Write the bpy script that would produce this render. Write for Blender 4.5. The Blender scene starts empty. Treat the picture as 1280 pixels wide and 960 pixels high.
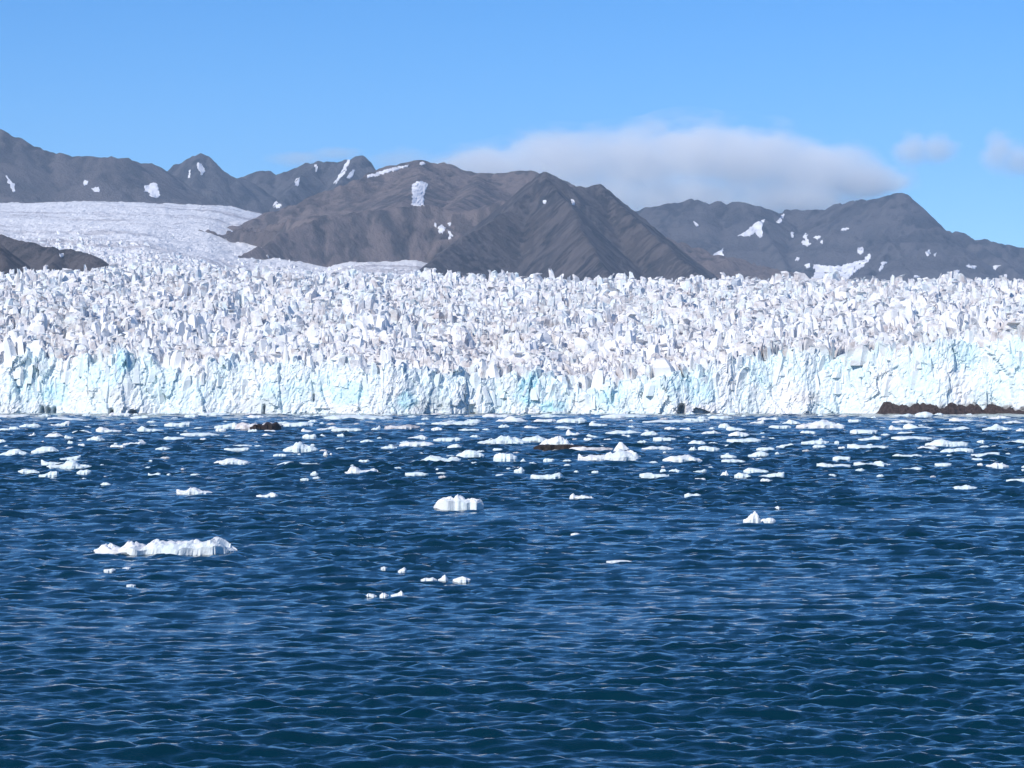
import bpy, bmesh, math, random
import numpy as np
from mathutils import Vector, Matrix
from mathutils.bvhtree import BVHTree
from mathutils.geometry import delaunay_2d_cdt

# ------------------------------------------------------------------ camera, sky, sun, exposure
scene = bpy.context.scene
COL = scene.collection
CAM_H, FPX, HOR = 12.0, 3600.0, 490.0        # eye height (m), focal length (px of a 1280 wide frame), horizon row
cam_data = bpy.data.cameras.new('camera')
cam_data.sensor_width = 36.0
cam_data.lens = 36.0 * FPX / 1280.0
cam_data.shift_y = (HOR - 480.0) / 1280.0
cam_data.clip_start = 1.0
cam_data.clip_end = 60000.0
cam = bpy.data.objects.new('camera', cam_data)
cam.location = (0, 0, CAM_H)
cam.rotation_euler = (math.radians(90), 0, 0)
COL.objects.link(cam)
scene.camera = cam

SUN_EL, SUN_AZ = math.radians(37), math.radians(-142)   # azimuth from +Y (view direction), clockwise seen from above
world = bpy.data.worlds.new('World')
scene.world = world
world.use_nodes = True
wn, wl = world.node_tree.nodes, world.node_tree.links
wn.clear()
sky = wn.new('ShaderNodeTexSky')
sky.sky_type = 'NISHITA'
sky.sun_disc = False
sky.sun_elevation = SUN_EL
sky.sun_rotation = SUN_AZ
sky.altitude = 0.0
sky.air_density = 0.75
sky.dust_density = 0.0
sky.ozone_density = 9.0
hsv = wn.new('ShaderNodeHueSaturation')
hsv.inputs['Hue'].default_value = 0.5
hsv.inputs['Saturation'].default_value = 1.16
bg = wn.new('ShaderNodeBackground')
bg.inputs['Strength'].default_value = 0.119
wo = wn.new('ShaderNodeOutputWorld')
wl.new(sky.outputs[0], hsv.inputs['Color'])
wl.new(hsv.outputs[0], bg.inputs['Color'])
wl.new(bg.outputs[0], wo.inputs['Surface'])

sun_data = bpy.data.lights.new('sun', 'SUN')
sun_data.energy = 3.8
sun_data.angle = math.radians(0.5)
sun_data.color = (1.0, 0.935, 0.85)
sun = bpy.data.objects.new('sun', sun_data)
to_sun = Vector((math.sin(SUN_AZ) * math.cos(SUN_EL), math.cos(SUN_AZ) * math.cos(SUN_EL), math.sin(SUN_EL)))
sun.rotation_euler = to_sun.to_track_quat('Z', 'Y').to_euler()
sun.location = (-2000, -2000, 3000)
COL.objects.link(sun)

scene.view_settings.view_transform = 'Standard'
scene.view_settings.look = 'None'
scene.view_settings.gamma = 1.0
scene.view_settings.use_curve_mapping = False
scene.view_settings.exposure = 0.24
scene.render.engine = 'CYCLES'
scene.cycles.use_denoising = True
scene.cycles.max_bounces = 16
scene.cycles.volume_bounces = 14
scene.cycles.volume_step_rate = 1.0
scene.cycles.volume_max_steps = 64

# ------------------------------------------------------------------ helpers
rng = np.random.default_rng(7)
random.seed(7)


def P(u, v, Y):
    return ((u - 640.0) / FPX * Y, Y, CAM_H + (HOR - v) / FPX * Y)


def _hash(ix, iy, seed):
    h = (ix.astype(np.int64) * 374761393 + iy.astype(np.int64) * 668265263 + seed * 974634777) & 0x7fffffff
    h = ((h ^ (h >> 13)) * 1274126177) & 0x7fffffff
    h = ((h ^ (h >> 16)) * 668265263) & 0x7fffffff
    h = h ^ (h >> 15)
    return (h & 0xffffff) / float(0x1000000)


def noise2(x, y, seed=0):
    x = np.asarray(x, float); y = np.asarray(y, float)
    x, y = np.broadcast_arrays(x, y)
    ix, iy = np.floor(x), np.floor(y)
    fx, fy = x - ix, y - iy
    sx, sy = fx * fx * fx * (fx * (fx * 6 - 15) + 10), fy * fy * fy * (fy * (fy * 6 - 15) + 10)

    def g(dx, dy):
        a = _hash(ix + dx, iy + dy, seed) * 2 * np.pi
        return np.cos(a) * (fx - dx) + np.sin(a) * (fy - dy)
    a = g(0, 0) * (1 - sx) + g(1, 0) * sx
    b = g(0, 1) * (1 - sx) + g(1, 1) * sx
    return (a * (1 - sy) + b * sy) * 1.5


def fbm(x, y, seed=0, octaves=4, gain=0.5):
    t, amp, f = 0.0, 1.0, 1.0
    for o in range(octaves):
        t = t + amp * noise2(np.asarray(x) * f + 17.3 * o, np.asarray(y) * f - 9.1 * o, seed + o)
        amp *= gain; f *= 2.03
    return t


def facets(x, y, seed, tilt=1.0):
    """cellular facets: every cell a plane of its own height and tilt; returns (height, distance to the seed)"""
    ix, iy = np.floor(x), np.floor(y)
    best = np.full(np.shape(x), 1e9); hgt = np.zeros(np.shape(x))
    for dx in (-1, 0, 1):
        for dy in (-1, 0, 1):
            cx, cy = ix + dx, iy + dy
            px, py = cx + _hash(cx, cy, seed), cy + _hash(cx, cy, seed + 1)
            d = (x - px) ** 2 + (y - py) ** 2
            h = (_hash(cx, cy, seed + 2) - 0.5) + tilt * ((x - px) * (_hash(cx, cy, seed + 3) - 0.5) + (y - py) * (_hash(cx, cy, seed + 4) - 0.5))
            m = d < best
            best = np.where(m, d, best); hgt = np.where(m, h, hgt)
    return hgt, np.sqrt(best)


def mesh_np(name, verts, faces, smooth=False):
    """verts (n,3), faces (m,k) arrays (or list of arrays with different k)"""
    me = bpy.data.meshes.new(name)
    if not isinstance(faces, (list, tuple)):
        faces = [faces]
    me.vertices.add(len(verts))
    me.vertices.foreach_set('co', np.asarray(verts, np.float32).ravel())
    idx = np.concatenate([np.asarray(f).ravel() for f in faces]).astype(np.int32)
    tot = np.concatenate([np.full(len(f), np.asarray(f).shape[1]) for f in faces]).astype(np.int32)
    start = np.concatenate([[0], np.cumsum(tot)[:-1]]).astype(np.int32)
    me.loops.add(len(idx)); me.loops.foreach_set('vertex_index', idx)
    me.polygons.add(len(tot)); me.polygons.foreach_set('loop_start', start)
    me.polygons.foreach_set('use_smooth', np.full(len(tot), bool(smooth)))
    me.update(calc_edges=True)
    me.validate()
    return me


def attr(me, name, values):
    a = me.attributes.new(name, 'FLOAT', 'POINT')
    a.data.foreach_set('value', np.asarray(values, np.float32).ravel())


def grid_faces(nr, nc):
    r, c = np.meshgrid(np.arange(nr - 1), np.arange(nc - 1), indexing='ij')
    a = (r * nc + c).ravel()
    return np.stack([a, a + 1, a + nc + 1, a + nc], 1)


def obj(name, me, m=None, parent=None):
    o = bpy.data.objects.new(name, me)
    if m is not None and me is not None and not me.materials:
        me.materials.append(m)
    COL.objects.link(o)
    if parent is not None:
        o.parent = parent
    return o


def tag(o, label=None, cat=None, group=None, kind=None):
    if label: o['label'] = label
    if cat: o['category'] = cat
    if group: o['group'] = group
    if kind: o['kind'] = kind
    return o


# ------------------------------------------------------------------ materials
def new_mat(name):
    m = bpy.data.materials.new(name)
    m.use_nodes = True
    nt = m.node_tree
    return m, nt, nt.nodes['Principled BSDF']


def nd(nt, kind, **kw):
    n = nt.nodes.new(kind)
    for k, v in kw.items():
        if k in n.inputs:
            n.inputs[k].default_value = v
        else:
            setattr(n, k, v)
    return n


def mapped(nt, scale, kind='Object', rot=(0, 0, 0)):
    tc = nt.nodes.new('ShaderNodeTexCoord')
    mp = nt.nodes.new('ShaderNodeMapping')
    mp.inputs['Scale'].default_value = scale
    mp.inputs['Rotation'].default_value = rot
    nt.links.new(tc.outputs[kind], mp.inputs['Vector'])
    return mp.outputs[0]


def noise(nt, vec, scale=1.0, detail=4.0, rough=0.55, dist=0.0):
    n = nt.nodes.new('ShaderNodeTexNoise')
    n.inputs['Scale'].default_value = scale
    n.inputs['Detail'].default_value = detail
    n.inputs['Roughness'].default_value = rough
    n.inputs['Distortion'].default_value = dist
    nt.links.new(vec, n.inputs['Vector'])
    return n.outputs['Fac']


def ramp(nt, fac, stops):
    r = nt.nodes.new('ShaderNodeValToRGB')
    e = r.color_ramp.elements
    while len(e) < len(stops):
        e.new(0.5)
    for k, (p, c) in enumerate(stops):
        e[k].position = p
        e[k].color = (*c, 1) if len(c) == 3 else c
    nt.links.new(fac, r.inputs[0])
    return r.outputs['Color']


def mix(nt, fac, a, b):
    n = nt.nodes.new('ShaderNodeMix')
    n.data_type = 'RGBA'
    for s, val in ((0, fac), (6, a), (7, b)):
        if isinstance(val, (int, float)):
            n.inputs[s].default_value = val
        elif isinstance(val, tuple):
            n.inputs[s].default_value = (*val, 1)
        else:
            nt.links.new(val, n.inputs[s])
    return n.outputs[2]


def bump(nt, bsdf, height, strength, dist):
    b = nt.nodes.new('ShaderNodeBump')
    b.inputs['Strength'].default_value = strength
    b.inputs['Distance'].default_value = dist
    nt.links.new(height, b.inputs['Height'])
    nt.links.new(b.outputs[0], bsdf.inputs['Normal'])


def attr_fac(nt, name):
    a = nt.nodes.new('ShaderNodeAttribute')
    a.attribute_name = name
    return a.outputs['Fac']


ICE_WHITE, ICE_PALE, ICE_BLUE, ICE_DUST = (0.88, 0.87, 0.87), (0.76, 0.87, 0.89), (0.44, 0.76, 0.85), (0.42, 0.365, 0.355)


def ice_material(name, pale, dust, blue_attr=False, bump_d=0.5, s=1.0):
    m, nt, b = new_mat(name)
    vec = mapped(nt, (s, s, s))
    n1 = noise(nt, vec, 0.045, 4)
    c = mix(nt, ramp(nt, n1, [(0.45 - pale * 0.3, (0, 0, 0)), (0.75 - pale * 0.3, (1, 1, 1))]), ICE_WHITE, ICE_PALE)
    n2 = noise(nt, vec, 0.11, 6, 0.62, 0.6)
    c = mix(nt, ramp(nt, n2, [(0.62 - dust * 0.25, (0, 0, 0)), (0.78 - dust * 0.2, (0.75, 0.75, 0.75))]), c, ICE_DUST)
    if dust > 0.4 and s == 1.0:
        n4 = noise(nt, mapped(nt, (0.010, 0.022, 0.03), rot=(0, 0, 0.5)), 1.0, 7, 0.7, 1.0)
        c = mix(nt, ramp(nt, n4, [(0.52, (0, 0, 0)), (0.66, (0.6,) * 3)]), c, ICE_DUST)
    if blue_attr:
        n3 = noise(nt, vec, 0.25, 4)
        k = nt.nodes.new('ShaderNodeMath'); k.operation = 'MULTIPLY'; k.use_clamp = True
        nt.links.new(attr_fac(nt, 'blue'), k.inputs[0])
        nt.links.new(ramp(nt, n3, [(0.3, (0.35,) * 3), (0.65, (1, 1, 1))]), k.inputs[1])
        c = mix(nt, k.outputs[0], c, ICE_BLUE)
        c = mix(nt, attr_fac(nt, 'dirt'), c, (0.10, 0.075, 0.065))
    nt.links.new(c, b.inputs['Base Color'])
    b.inputs['Roughness'].default_value = 0.62
    b.inputs['Specular IOR Level'].default_value = 0.25
    bump(nt, b, noise(nt, vec, 0.5, 6, 0.65), 0.7, bump_d)
    return m


M_SERAC = ice_material('serac_ice', 0.05, 0.58, bump_d=1.2)
M_CLIFF = ice_material('cliff_ice', 0.50, 0.0, blue_attr=True, bump_d=0.8)
M_FLOE = ice_material('floe_ice', 0.15, 0.0, bump_d=0.12, s=4.0)
M_FLOE_CYAN = ice_material('floe_cyan_ice', 0.75, 0.0, bump_d=0.12, s=4.0)
M_FLOE_DIRTY = ice_material('floe_dusty_ice', 0.0, 0.95, bump_d=0.12, s=4.0)


def upper_ice():
    m, nt, b = new_mat('upper_glacier_ice')
    c = mix(nt, ramp(nt, noise(nt, mapped(nt, (0.0009, 0.0030, 0.003), rot=(0, 0, 0.12)), 1.0, 9, 0.72, 0.8),
                     [(0.51, (0, 0, 0)), (0.60, (0.8,) * 3)]), (0.93, 0.92, 0.92), (0.48, 0.45, 0.46))
    c = mix(nt, ramp(nt, noise(nt, mapped(nt, (0.008, 0.0025, 0.01)), 1.0, 9, 0.78), [(0.60, (0, 0, 0)), (0.67, (0.7,) * 3)]), c, (0.42, 0.40, 0.44))
    nt.links.new(c, b.inputs['Base Color'])
    b.inputs['Roughness'].default_value = 0.7
    b.inputs['Specular IOR Level'].default_value = 0.2
    bump(nt, b, noise(nt, mapped(nt, (0.03, 0.03, 0.03)), 1.0, 8, 0.75), 1.0, 8.0)
    return m


M_UPPER = upper_ice()


def rock_material(name, warm, cool, seed):
    m, nt, b = new_mat(name)
    v1 = mapped(nt, (0.0035, 0.0035, 0.0035))
    v2 = mapped(nt, (0.02, 0.02, 0.006))
    n1 = noise(nt, v1, 1.0, 5, 0.6, 0.5)
    c = mix(nt, ramp(nt, n1, [(0.36, (0, 0, 0)), (0.62, (1, 1, 1))]), cool, warm)
    n2 = noise(nt, v2, 1.0, 7, 0.7)
    dark = tuple(x * 0.45 for x in cool)
    pale = tuple(min(1, x * 1.8) for x in warm)
    c = mix(nt, ramp(nt, n2, [(0.50, (0, 0, 0)), (0.60, (0.85,) * 3)]), c, dark)
    c = mix(nt, ramp(nt, attr_fac(nt, 'gully'), [(0.55, (0, 0, 0)), (0.85, (0.8,) * 3)]), c, pale)
    nt.links.new(c, b.inputs['Base Color'])
    b.inputs['Roughness'].default_value = 0.95
    b.inputs['Specular IOR Level'].default_value = 0.05
    bump(nt, b, noise(nt, mapped(nt, (0.05, 0.05, 0.03)), 1.0, 8, 0.7), 1.0, 12.0)
    return m


M_ROCK_BROWN = rock_material('brown_scree', (0.122, 0.097, 0.089), (0.074, 0.070, 0.074), 1)
M_ROCK_GREY = rock_material('grey_scree', (0.074, 0.064, 0.063), (0.042, 0.044, 0.053), 2)
M_ROCK_BLUE = rock_material('blue_grey_scree', (0.064, 0.061, 0.066), (0.028, 0.038, 0.055), 3)


def simple_mat(name, c1, c2, scale, rough=0.8, bd=0.1, spec=0.2):
    m, nt, b = new_mat(name)
    v = mapped(nt, (scale,) * 3)
    nt.links.new(mix(nt, ramp(nt, noise(nt, v, 1.0, 6, 0.65), [(0.35, (0, 0, 0)), (0.65, (1, 1, 1))]), c1, c2), b.inputs['Base Color'])
    b.inputs['Roughness'].default_value = rough
    b.inputs['Specular IOR Level'].default_value = spec
    bump(nt, b, noise(nt, v, 2.0, 6, 0.7), 0.8, bd)
    return m


M_SNOW = simple_mat('old_snow', (0.82, 0.83, 0.86), (0.68, 0.69, 0.74), 0.03, 0.7, 1.0)
M_DEBRIS = simple_mat('wet_brown_debris', (0.022, 0.014, 0.013), (0.095, 0.068, 0.062), 0.8, 0.8, 0.8)
M_SILT = simple_mat('dark_silt', (0.014, 0.010, 0.010), (0.06, 0.045, 0.04), 1.2, 0.6, 0.1)


def water_material():
    m, nt, b = new_mat('sea_water')
    c = mix(nt, noise(nt, mapped(nt, (0.02, 0.006, 0.02)), 1.0, 4, 0.6), (0.001, 0.017, 0.030), (0.002, 0.031, 0.053))
    nt.links.new(c, b.inputs['Base Color'])
    b.inputs['Roughness'].default_value = 0.06
    b.inputs['IOR'].default_value = 1.333
    b.inputs['Specular IOR Level'].default_value = 0.45
    b.inputs['Specular Tint'].default_value = (0.86, 0.97, 0.86, 1)
    h1 = noise(nt, mapped(nt, (0.8, 2.6, 1.0)), 1.0, 3, 0.6, 0.2)
    bump(nt, b, h1, 1.0, 0.035)
    return m


M_WATER = water_material()

# ------------------------------------------------------------------ sea: one displaced sheet
def build_water():
    Yn = np.concatenate([np.exp(np.arange(math.log(58), math.log(140), 0.0017)), np.exp(np.arange(math.log(140), math.log(300), 0.0025)), np.exp(np.arange(math.log(300), math.log(1750), 0.0021))])
    rows = np.concatenate([[-3000, -800, -200, 0, 20, 40, 50], Yn, [2200, 4000, 9000, 13000]])
    s_in = np.linspace(-0.19, 0.19, 204)
    wing = 0.19 + np.cumsum(0.0017 * 1.07 ** np.arange(46))        # out to about half the distance on either side
    s = np.concatenate([[-8, -3, -1.4], -wing[::-1], s_in, wing, [1.4, 3, 8]])
    S, R = np.meshgrid(s, rows)
    W = np.clip(R, 58, 1600) + 30
    X = S * W
    cell_y = np.gradient(rows)[:, None] * np.ones_like(S)
    cell_x = np.gradient(s)[None, :] * W
    Z = np.zeros_like(X); DX = np.zeros_like(X); DY = np.zeros_like(X)
    r = np.random.default_rng(11)
    gust = 0.90 + 0.42 * fbm(X / 30, R / 60, 3, 3)
    warps = [noise2(X / sc_, R / sc_, 40 + q) for q, sc_ in enumerate((4.0, 7.0, 13.0, 25.0))]
    for i in range(96):
        lam = 0.26 * (36.0 ** (i / 95.0))                        # 0.26 to 9.4 m
        ang = r.normal(0.10, 0.52)
        kx, ky = math.sin(ang), math.cos(ang)
        k = 2 * math.pi / lam
        slope = 0.066 if lam < 0.6 else 0.084 if lam < 1.7 else 0.050 if lam < 2.6 else 0.022 if lam < 5.5 else 0.014
        amp = slope / k
        ph = r.uniform(0, 2 * math.pi)
        fade = np.clip((lam / np.abs(ky * cell_y + 1e-6) - 1.6) / 1.2, 0, 1) * np.clip((lam / (np.abs(kx) * cell_x + 1e-6) - 1.8) / 1.6, 0, 1)
        th = k * (X * kx + R * ky) + ph + 0.8 * warps[0 if lam < 1 else 1 if lam < 2 else 2] + 1.0 * warps[3]
        a = amp * fade * gust * (1 + (2.2 * np.clip((R - 90) / 420, 0, 1) if lam > 1.6 else 0))     # longer waves heightened with distance, shaped to make the far water darker
        Z += a * np.sin(th)
        DX += 0.35 * a * kx * np.cos(th)
        DY += 0.35 * a * ky * np.cos(th)
    # where the sheet is too coarse for the short waves, the waves it does carry make up for their steepness
    up = np.where((R > 60) & (R < 1750) & (np.abs(S) < 0.9), np.clip((np.abs(R) / 160.0) ** 0.30, 1, 2.0), 1)
    Z *= up; DX *= up; DY *= up
    V = np.stack([X - DX, R - DY, Z], -1).reshape(-1, 3)
    me = mesh_np('water', V, grid_faces(len(rows), len(s)), True)
    return tag(obj('water', me, M_WATER), 'dark blue rippled fjord water in front of the glacier', 'water', kind='structure')


build_water()

# ------------------------------------------------------------------ glacier
YC = 3200.0                                                     # distance of the serac crest
TOP_U = [-260, -60, 0, 60, 120, 150, 200, 260, 330, 400, 470, 520, 570, 610, 640, 668, 700, 740, 780, 830, 880, 930, 960, 1010, 1060, 1110, 1160, 1210, 1280, 1340, 1540]
TOP_V = [445, 444, 446, 450, 452, 446, 460, 458, 462, 456, 462, 466, 472, 480, 476, 466, 482, 488, 478, 470, 464, 448, 444, 446, 448, 442, 436, 428, 420, 424, 430]
V_U = [-300, 0, 100, 180, 262, 292, 350, 408, 430, 520, 550, 600, 700, 900, 1300, 1600]
V_TAB = {3200: [363, 362, 360, 358, 360, 361, 362, 363, 363, 363, 363, 364, 365, 367, 368, 368],
         4000: [352, 356, 350, 343, 346, 350, 352, 354, 354, 356, 357, 360, 366, 368, 369, 369],
         5000: [324, 332, 330, 325, 336, 343, 348, 349, 346, 348, 352, 358, 366, 372, 372, 372],
         6000: [292, 298, 301, 304, 326, 337, 347, 347, 336, 338, 346, 352, 360, 368, 368, 368],
         6600: [278, 283, 285, 287, 302, 311, 316, 332, 328, 326, 336, 348, 362, 370, 370, 370],
         7200: [268, 270, 272, 273, 280, 291, 289, 324, 321, 315, 328, 346, 365, 370, 370, 370],
         8400: [254, 254, 252, 254, 258, 262, 280, 314, 314, 311, 322, 342, 368, 374, 374, 374],
         10500: [250, 249, 246, 248, 251, 254, 262, 310, 310, 310, 320, 340, 370, 378, 378, 378]}
_VY = np.array(sorted(V_TAB)); _VT = np.array([V_TAB[y] for y in _VY])


def front_y(x):
    return 1600 + 28 * fbm(x / 130, 0.3, 21, 3) - np.clip((x - 170) / 130, 0, 1) * 45


def top_z(x):
    u = 640 + x / 1600 * FPX
    return 12 + (HOR - np.interp(u, TOP_U, TOP_V)) / FPX * 1600 + 1.6 * fbm(x / 14, 7.7, 23, 2)


def ice_z(x, y):
    x = np.asarray(x, float); y = np.asarray(y, float)
    u = 640 + x / y * FPX
    yy = np.clip(y, _VY[0], _VY[-1] - 1e-3)
    k = np.clip(np.searchsorted(_VY, yy, side='right') - 1, 0, len(_VY) - 2)
    f = (yy - _VY[k]) / (_VY[k + 1] - _VY[k])
    cols = np.stack([np.interp(u, V_U, row) for row in _VT], -1)
    va = np.take_along_axis(cols, k[..., None], -1)[..., 0]
    vb = np.take_along_axis(cols, (k + 1)[..., None], -1)[..., 0]
    vv = va + (vb - va) * f
    far = 12 + (HOR - vv) / FPX * yy
    fy = front_y(x)
    t = np.clip((y - fy) / (YC - fy), 0, 1)
    zt = top_z(np.clip(x, -420, 420))
    near = zt + (far - zt) * t ** 0.92
    z = np.where(y < YC, near, far)
    return z + 4.0 * fbm(x / 120, y / 170, 5, 3) * np.clip((y - fy) / 200, 0, 1)


def build_glacier():
    Yr = np.concatenate([[0.0], np.exp(np.linspace(math.log(12), math.log(1600), 60)), np.arange(1616, 5900, 20.0), np.linspace(5930, 9000, 60)])
    us = np.concatenate([np.linspace(-300, -40, 30)[:-1], np.linspace(-40, 620, 260)[:-1], np.linspace(620, 1600, 90)])
    U, D = np.meshgrid(us, Yr)
    X0 = (U - 640) / FPX * (1600 + D)
    Y = front_y(X0 / (1600 + D) * 1600) + 17.0 + D
    X = X0
    Z = ice_z(X, Y) - 2.0 - 6.0 * (D < 1)
    rough = np.clip((Y - 1600) / 300, 0.2, 1)
    Z += rough * 2.2 * fbm(X / 26, Y / 40, 8, 4, 0.6)
    ic = np.clip(1 - (Y - 3400) / 3600, 0, 1)
    Z += ic * rough * 3.0 * fbm(X / 11, Y / 22, 9, 3, 0.6)
    cre = np.clip((Y - 3100) / 300, 0, 1) * np.clip((7400 - Y) / 2200, 0.12, 1)
    Z += cre * (7.0 * np.abs(fbm(X / 62, Y / 48, 12, 3, 0.6)) - 3.0 + 4.5 * facets(X / 30 + 0.02 * Y / 30, Y / 34, 14, 1.2)[0])
    me = mesh_np('glacier', np.stack([X, Y, Z], -1).reshape(-1, 3), grid_faces(len(Yr), len(us)), False)
    g = obj('glacier', me, M_UPPER)
    return tag(g, 'broad white crevassed glacier ending in an ice cliff at the water', 'glacier', kind='structure')


glacier = build_glacier()


def build_cliff():
    dx = 0.75
    xs = np.arange(-420, 420, dx)
    q = np.linspace(0, 1, 52)
    X, Q = np.meshgrid(xs, q)
    zt = top_z(xs)[None, :] + 2.0
    jag, _ = facets(xs / 5.0, xs * 0 + 0.5, 61, 1.2)
    jag2, _ = facets(xs / 14.0, xs * 0 + 0.5, 63, 1.2)
    zt = zt + 5.0 * jag[None, :] + 6.0 * jag2[None, :] - 1.5
    Z = -3 + Q * (zt + 3)
    wob = 2.5 * fbm(X / 9, Z / 14, 33, 3)
    f1, d1 = facets((X + wob) / 12.0, Z / 27.0, 51, 1.2)
    f2, d2 = facets((X + 0.6 * wob + 0.25 * Z) / 4.6, Z / 14.0, 55, 1.3)
    f3, d3 = facets((X - 0.3 * Z) / 2.2, Z / 5.5, 57, 1.3)
    Yd = front_y(X) + 0.30 * np.clip(Z, 0, 60) + 3.6 * f1 + 1.9 * f2 + 0.9 * f3 + 0.5 * fbm(X / 1.7, Z / 2.2, 35, 2)
    u = 640 + X / 1600 * FPX
    v = HOR - (Z - 12) / 1600 * FPX
    # caves and dark clefts at the waterline, deep enough to shade themselves
    for (cu, cv0, w, h, d) in ((850, 518, 5.0, 14, 11), (591, 518, 4.0, 13, 9), (44, 518, 2.4, 11, 7), (51, 518, 2.4, 10, 7), (58, 518, 2.2, 10, 7),
                               (139, 518, 3.5, 8, 7), (166, 518, 6, 6, 6), (331, 518, 2, 14, 6), (393, 500, 2.2, 22, 5), (549, 470, 4, 18, 9), (140, 452, 2.0, 60, 6), (165, 455, 1.6, 22, 5)):
        Yd += d * np.clip(1.6 - ((u - cu) / w) ** 2 * 1.6, 0, 1) * np.clip((v - (cv0 - h)) / 5.0, 0, 1) * np.clip((cv0 + 4 - v) / 4.0, 0, 1)
    V = np.stack([X + 0.25 * wob, Yd, Z], -1)
    back = V[-1].copy(); back[:, 1] += 24; back[:, 2] = ice_z(back[:, 0], back[:, 1]) + 1.0
    V = np.concatenate([V, back[None]], 0)
    me = mesh_np('ice_cliff', V.reshape(-1, 3), grid_faces(len(q) + 1, len(xs)), False)
    blue = np.zeros_like(u)
    for (cu, cv, ru, rv, a) in ((62, 492, 26, 22, .6), (20, 480, 30, 25, .35), (150, 452, 14, 16, .85), (110, 470, 40, 22, .4), (430, 492, 34, 18, .55),
                                (512, 500, 16, 12, .9), (662, 488, 20, 26, 1.0), (690, 508, 22, 8, .8), (758, 492, 26, 22, .5), (868, 488, 34, 24, .5),
                                (950, 462, 36, 26, .3), (1040, 470, 46, 30, .2), (1135, 455, 30, 30, .3), (1205, 440, 22, 22, .4), (1262, 440, 18, 30, .35),
                                (250, 490, 60, 18, .3), (350, 490, 40, 16, .3)):
        blue = np.maximum(blue, a * np.clip(1.5 * (1 - ((u - cu) / ru) ** 2 - ((v - cv) / rv) ** 2) + 0.8 * fbm(X / 7, Z / 9, 71, 3), 0, 1))
    dirt = np.clip((v - 504 + 8 * fbm(X / 6, Z / 5, 75, 3)) / 6, 0, 1) * np.clip((u - 1085) / 30, 0, 1) * 0.8
    dirt = np.maximum(dirt, 0.35 * np.clip(fbm(X / 30, Z / 9, 77, 3) - 0.25, 0, 1) * np.clip((v - 478) / 20, 0, 1))
    z1 = np.zeros((1, u.shape[1]))
    attr(me, 'blue', np.concatenate([blue, z1])); attr(me, 'dirt', np.concatenate([dirt, z1]))
    return tag(obj('ice_cliff', me, M_CLIFF, glacier), 'pale blue fractured ice wall rising from the water')


build_cliff()


def serac_shape(r):
    """irregular leaning ice block about 1 wide and 1 tall; 4 rings of 5-6 corners"""
    n = r.integers(5, 7)
    ang = np.sort((np.arange(n) + r.uniform(-0.32, 0.32, n)) * 2 * np.pi / n)
    rad = r.uniform(0.70, 1.15, n)
    ex = r.uniform(0.34, 0.95)
    lean = r.normal(0, 0.20, 2)
    levels = [(-0.7, 1.25), (r.uniform(.40, .62), r.uniform(.78, 1.05)), (r.uniform(.84, .94), r.uniform(.40, .75)), (1.0, r.uniform(.18, .60))]
    V = []
    off = np.zeros(2)
    tip = r.normal(0, 0.13, 2)
    for k, (z, s) in enumerate(levels):
        j = 1 + r.uniform(-0.16, 0.16, n)
        c = lean * z + (tip if k == 3 else 0) + r.normal(0, 0.035, 2)
        x = 0.5 * np.cos(ang) * rad * s * j + c[0]
        y = 0.5 * np.sin(ang) * rad * s * j * ex + c[1]
        zz = z + (r.uniform(-0.07, 0.07, n) if k else 0)
        V.append(np.stack([x, y, np.broadcast_to(zz, x.shape)], 1))
    V = np.concatenate(V)
    tris = []
    for k in range(3):
        for i in range(n):
            a, b = k * n + i, k * n + (i + 1) % n
            if r.random() < 0.5:
                tris += [(a, b, b + n), (a, b + n, a + n)]
            else:
                tris += [(a, b, a + n), (b, b + n, a + n)]
    top = 3 * n
    for i in range(1, n - 1):
        tris.append((top, top + i, top + i + 1))
    return V, np.array(tris)


SHAPES = [serac_shape(np.random.default_rng(100 + i)) for i in range(36)]
SERAC_MESH = [mesh_np('serac', v, t) for v, t in SHAPES]


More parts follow.
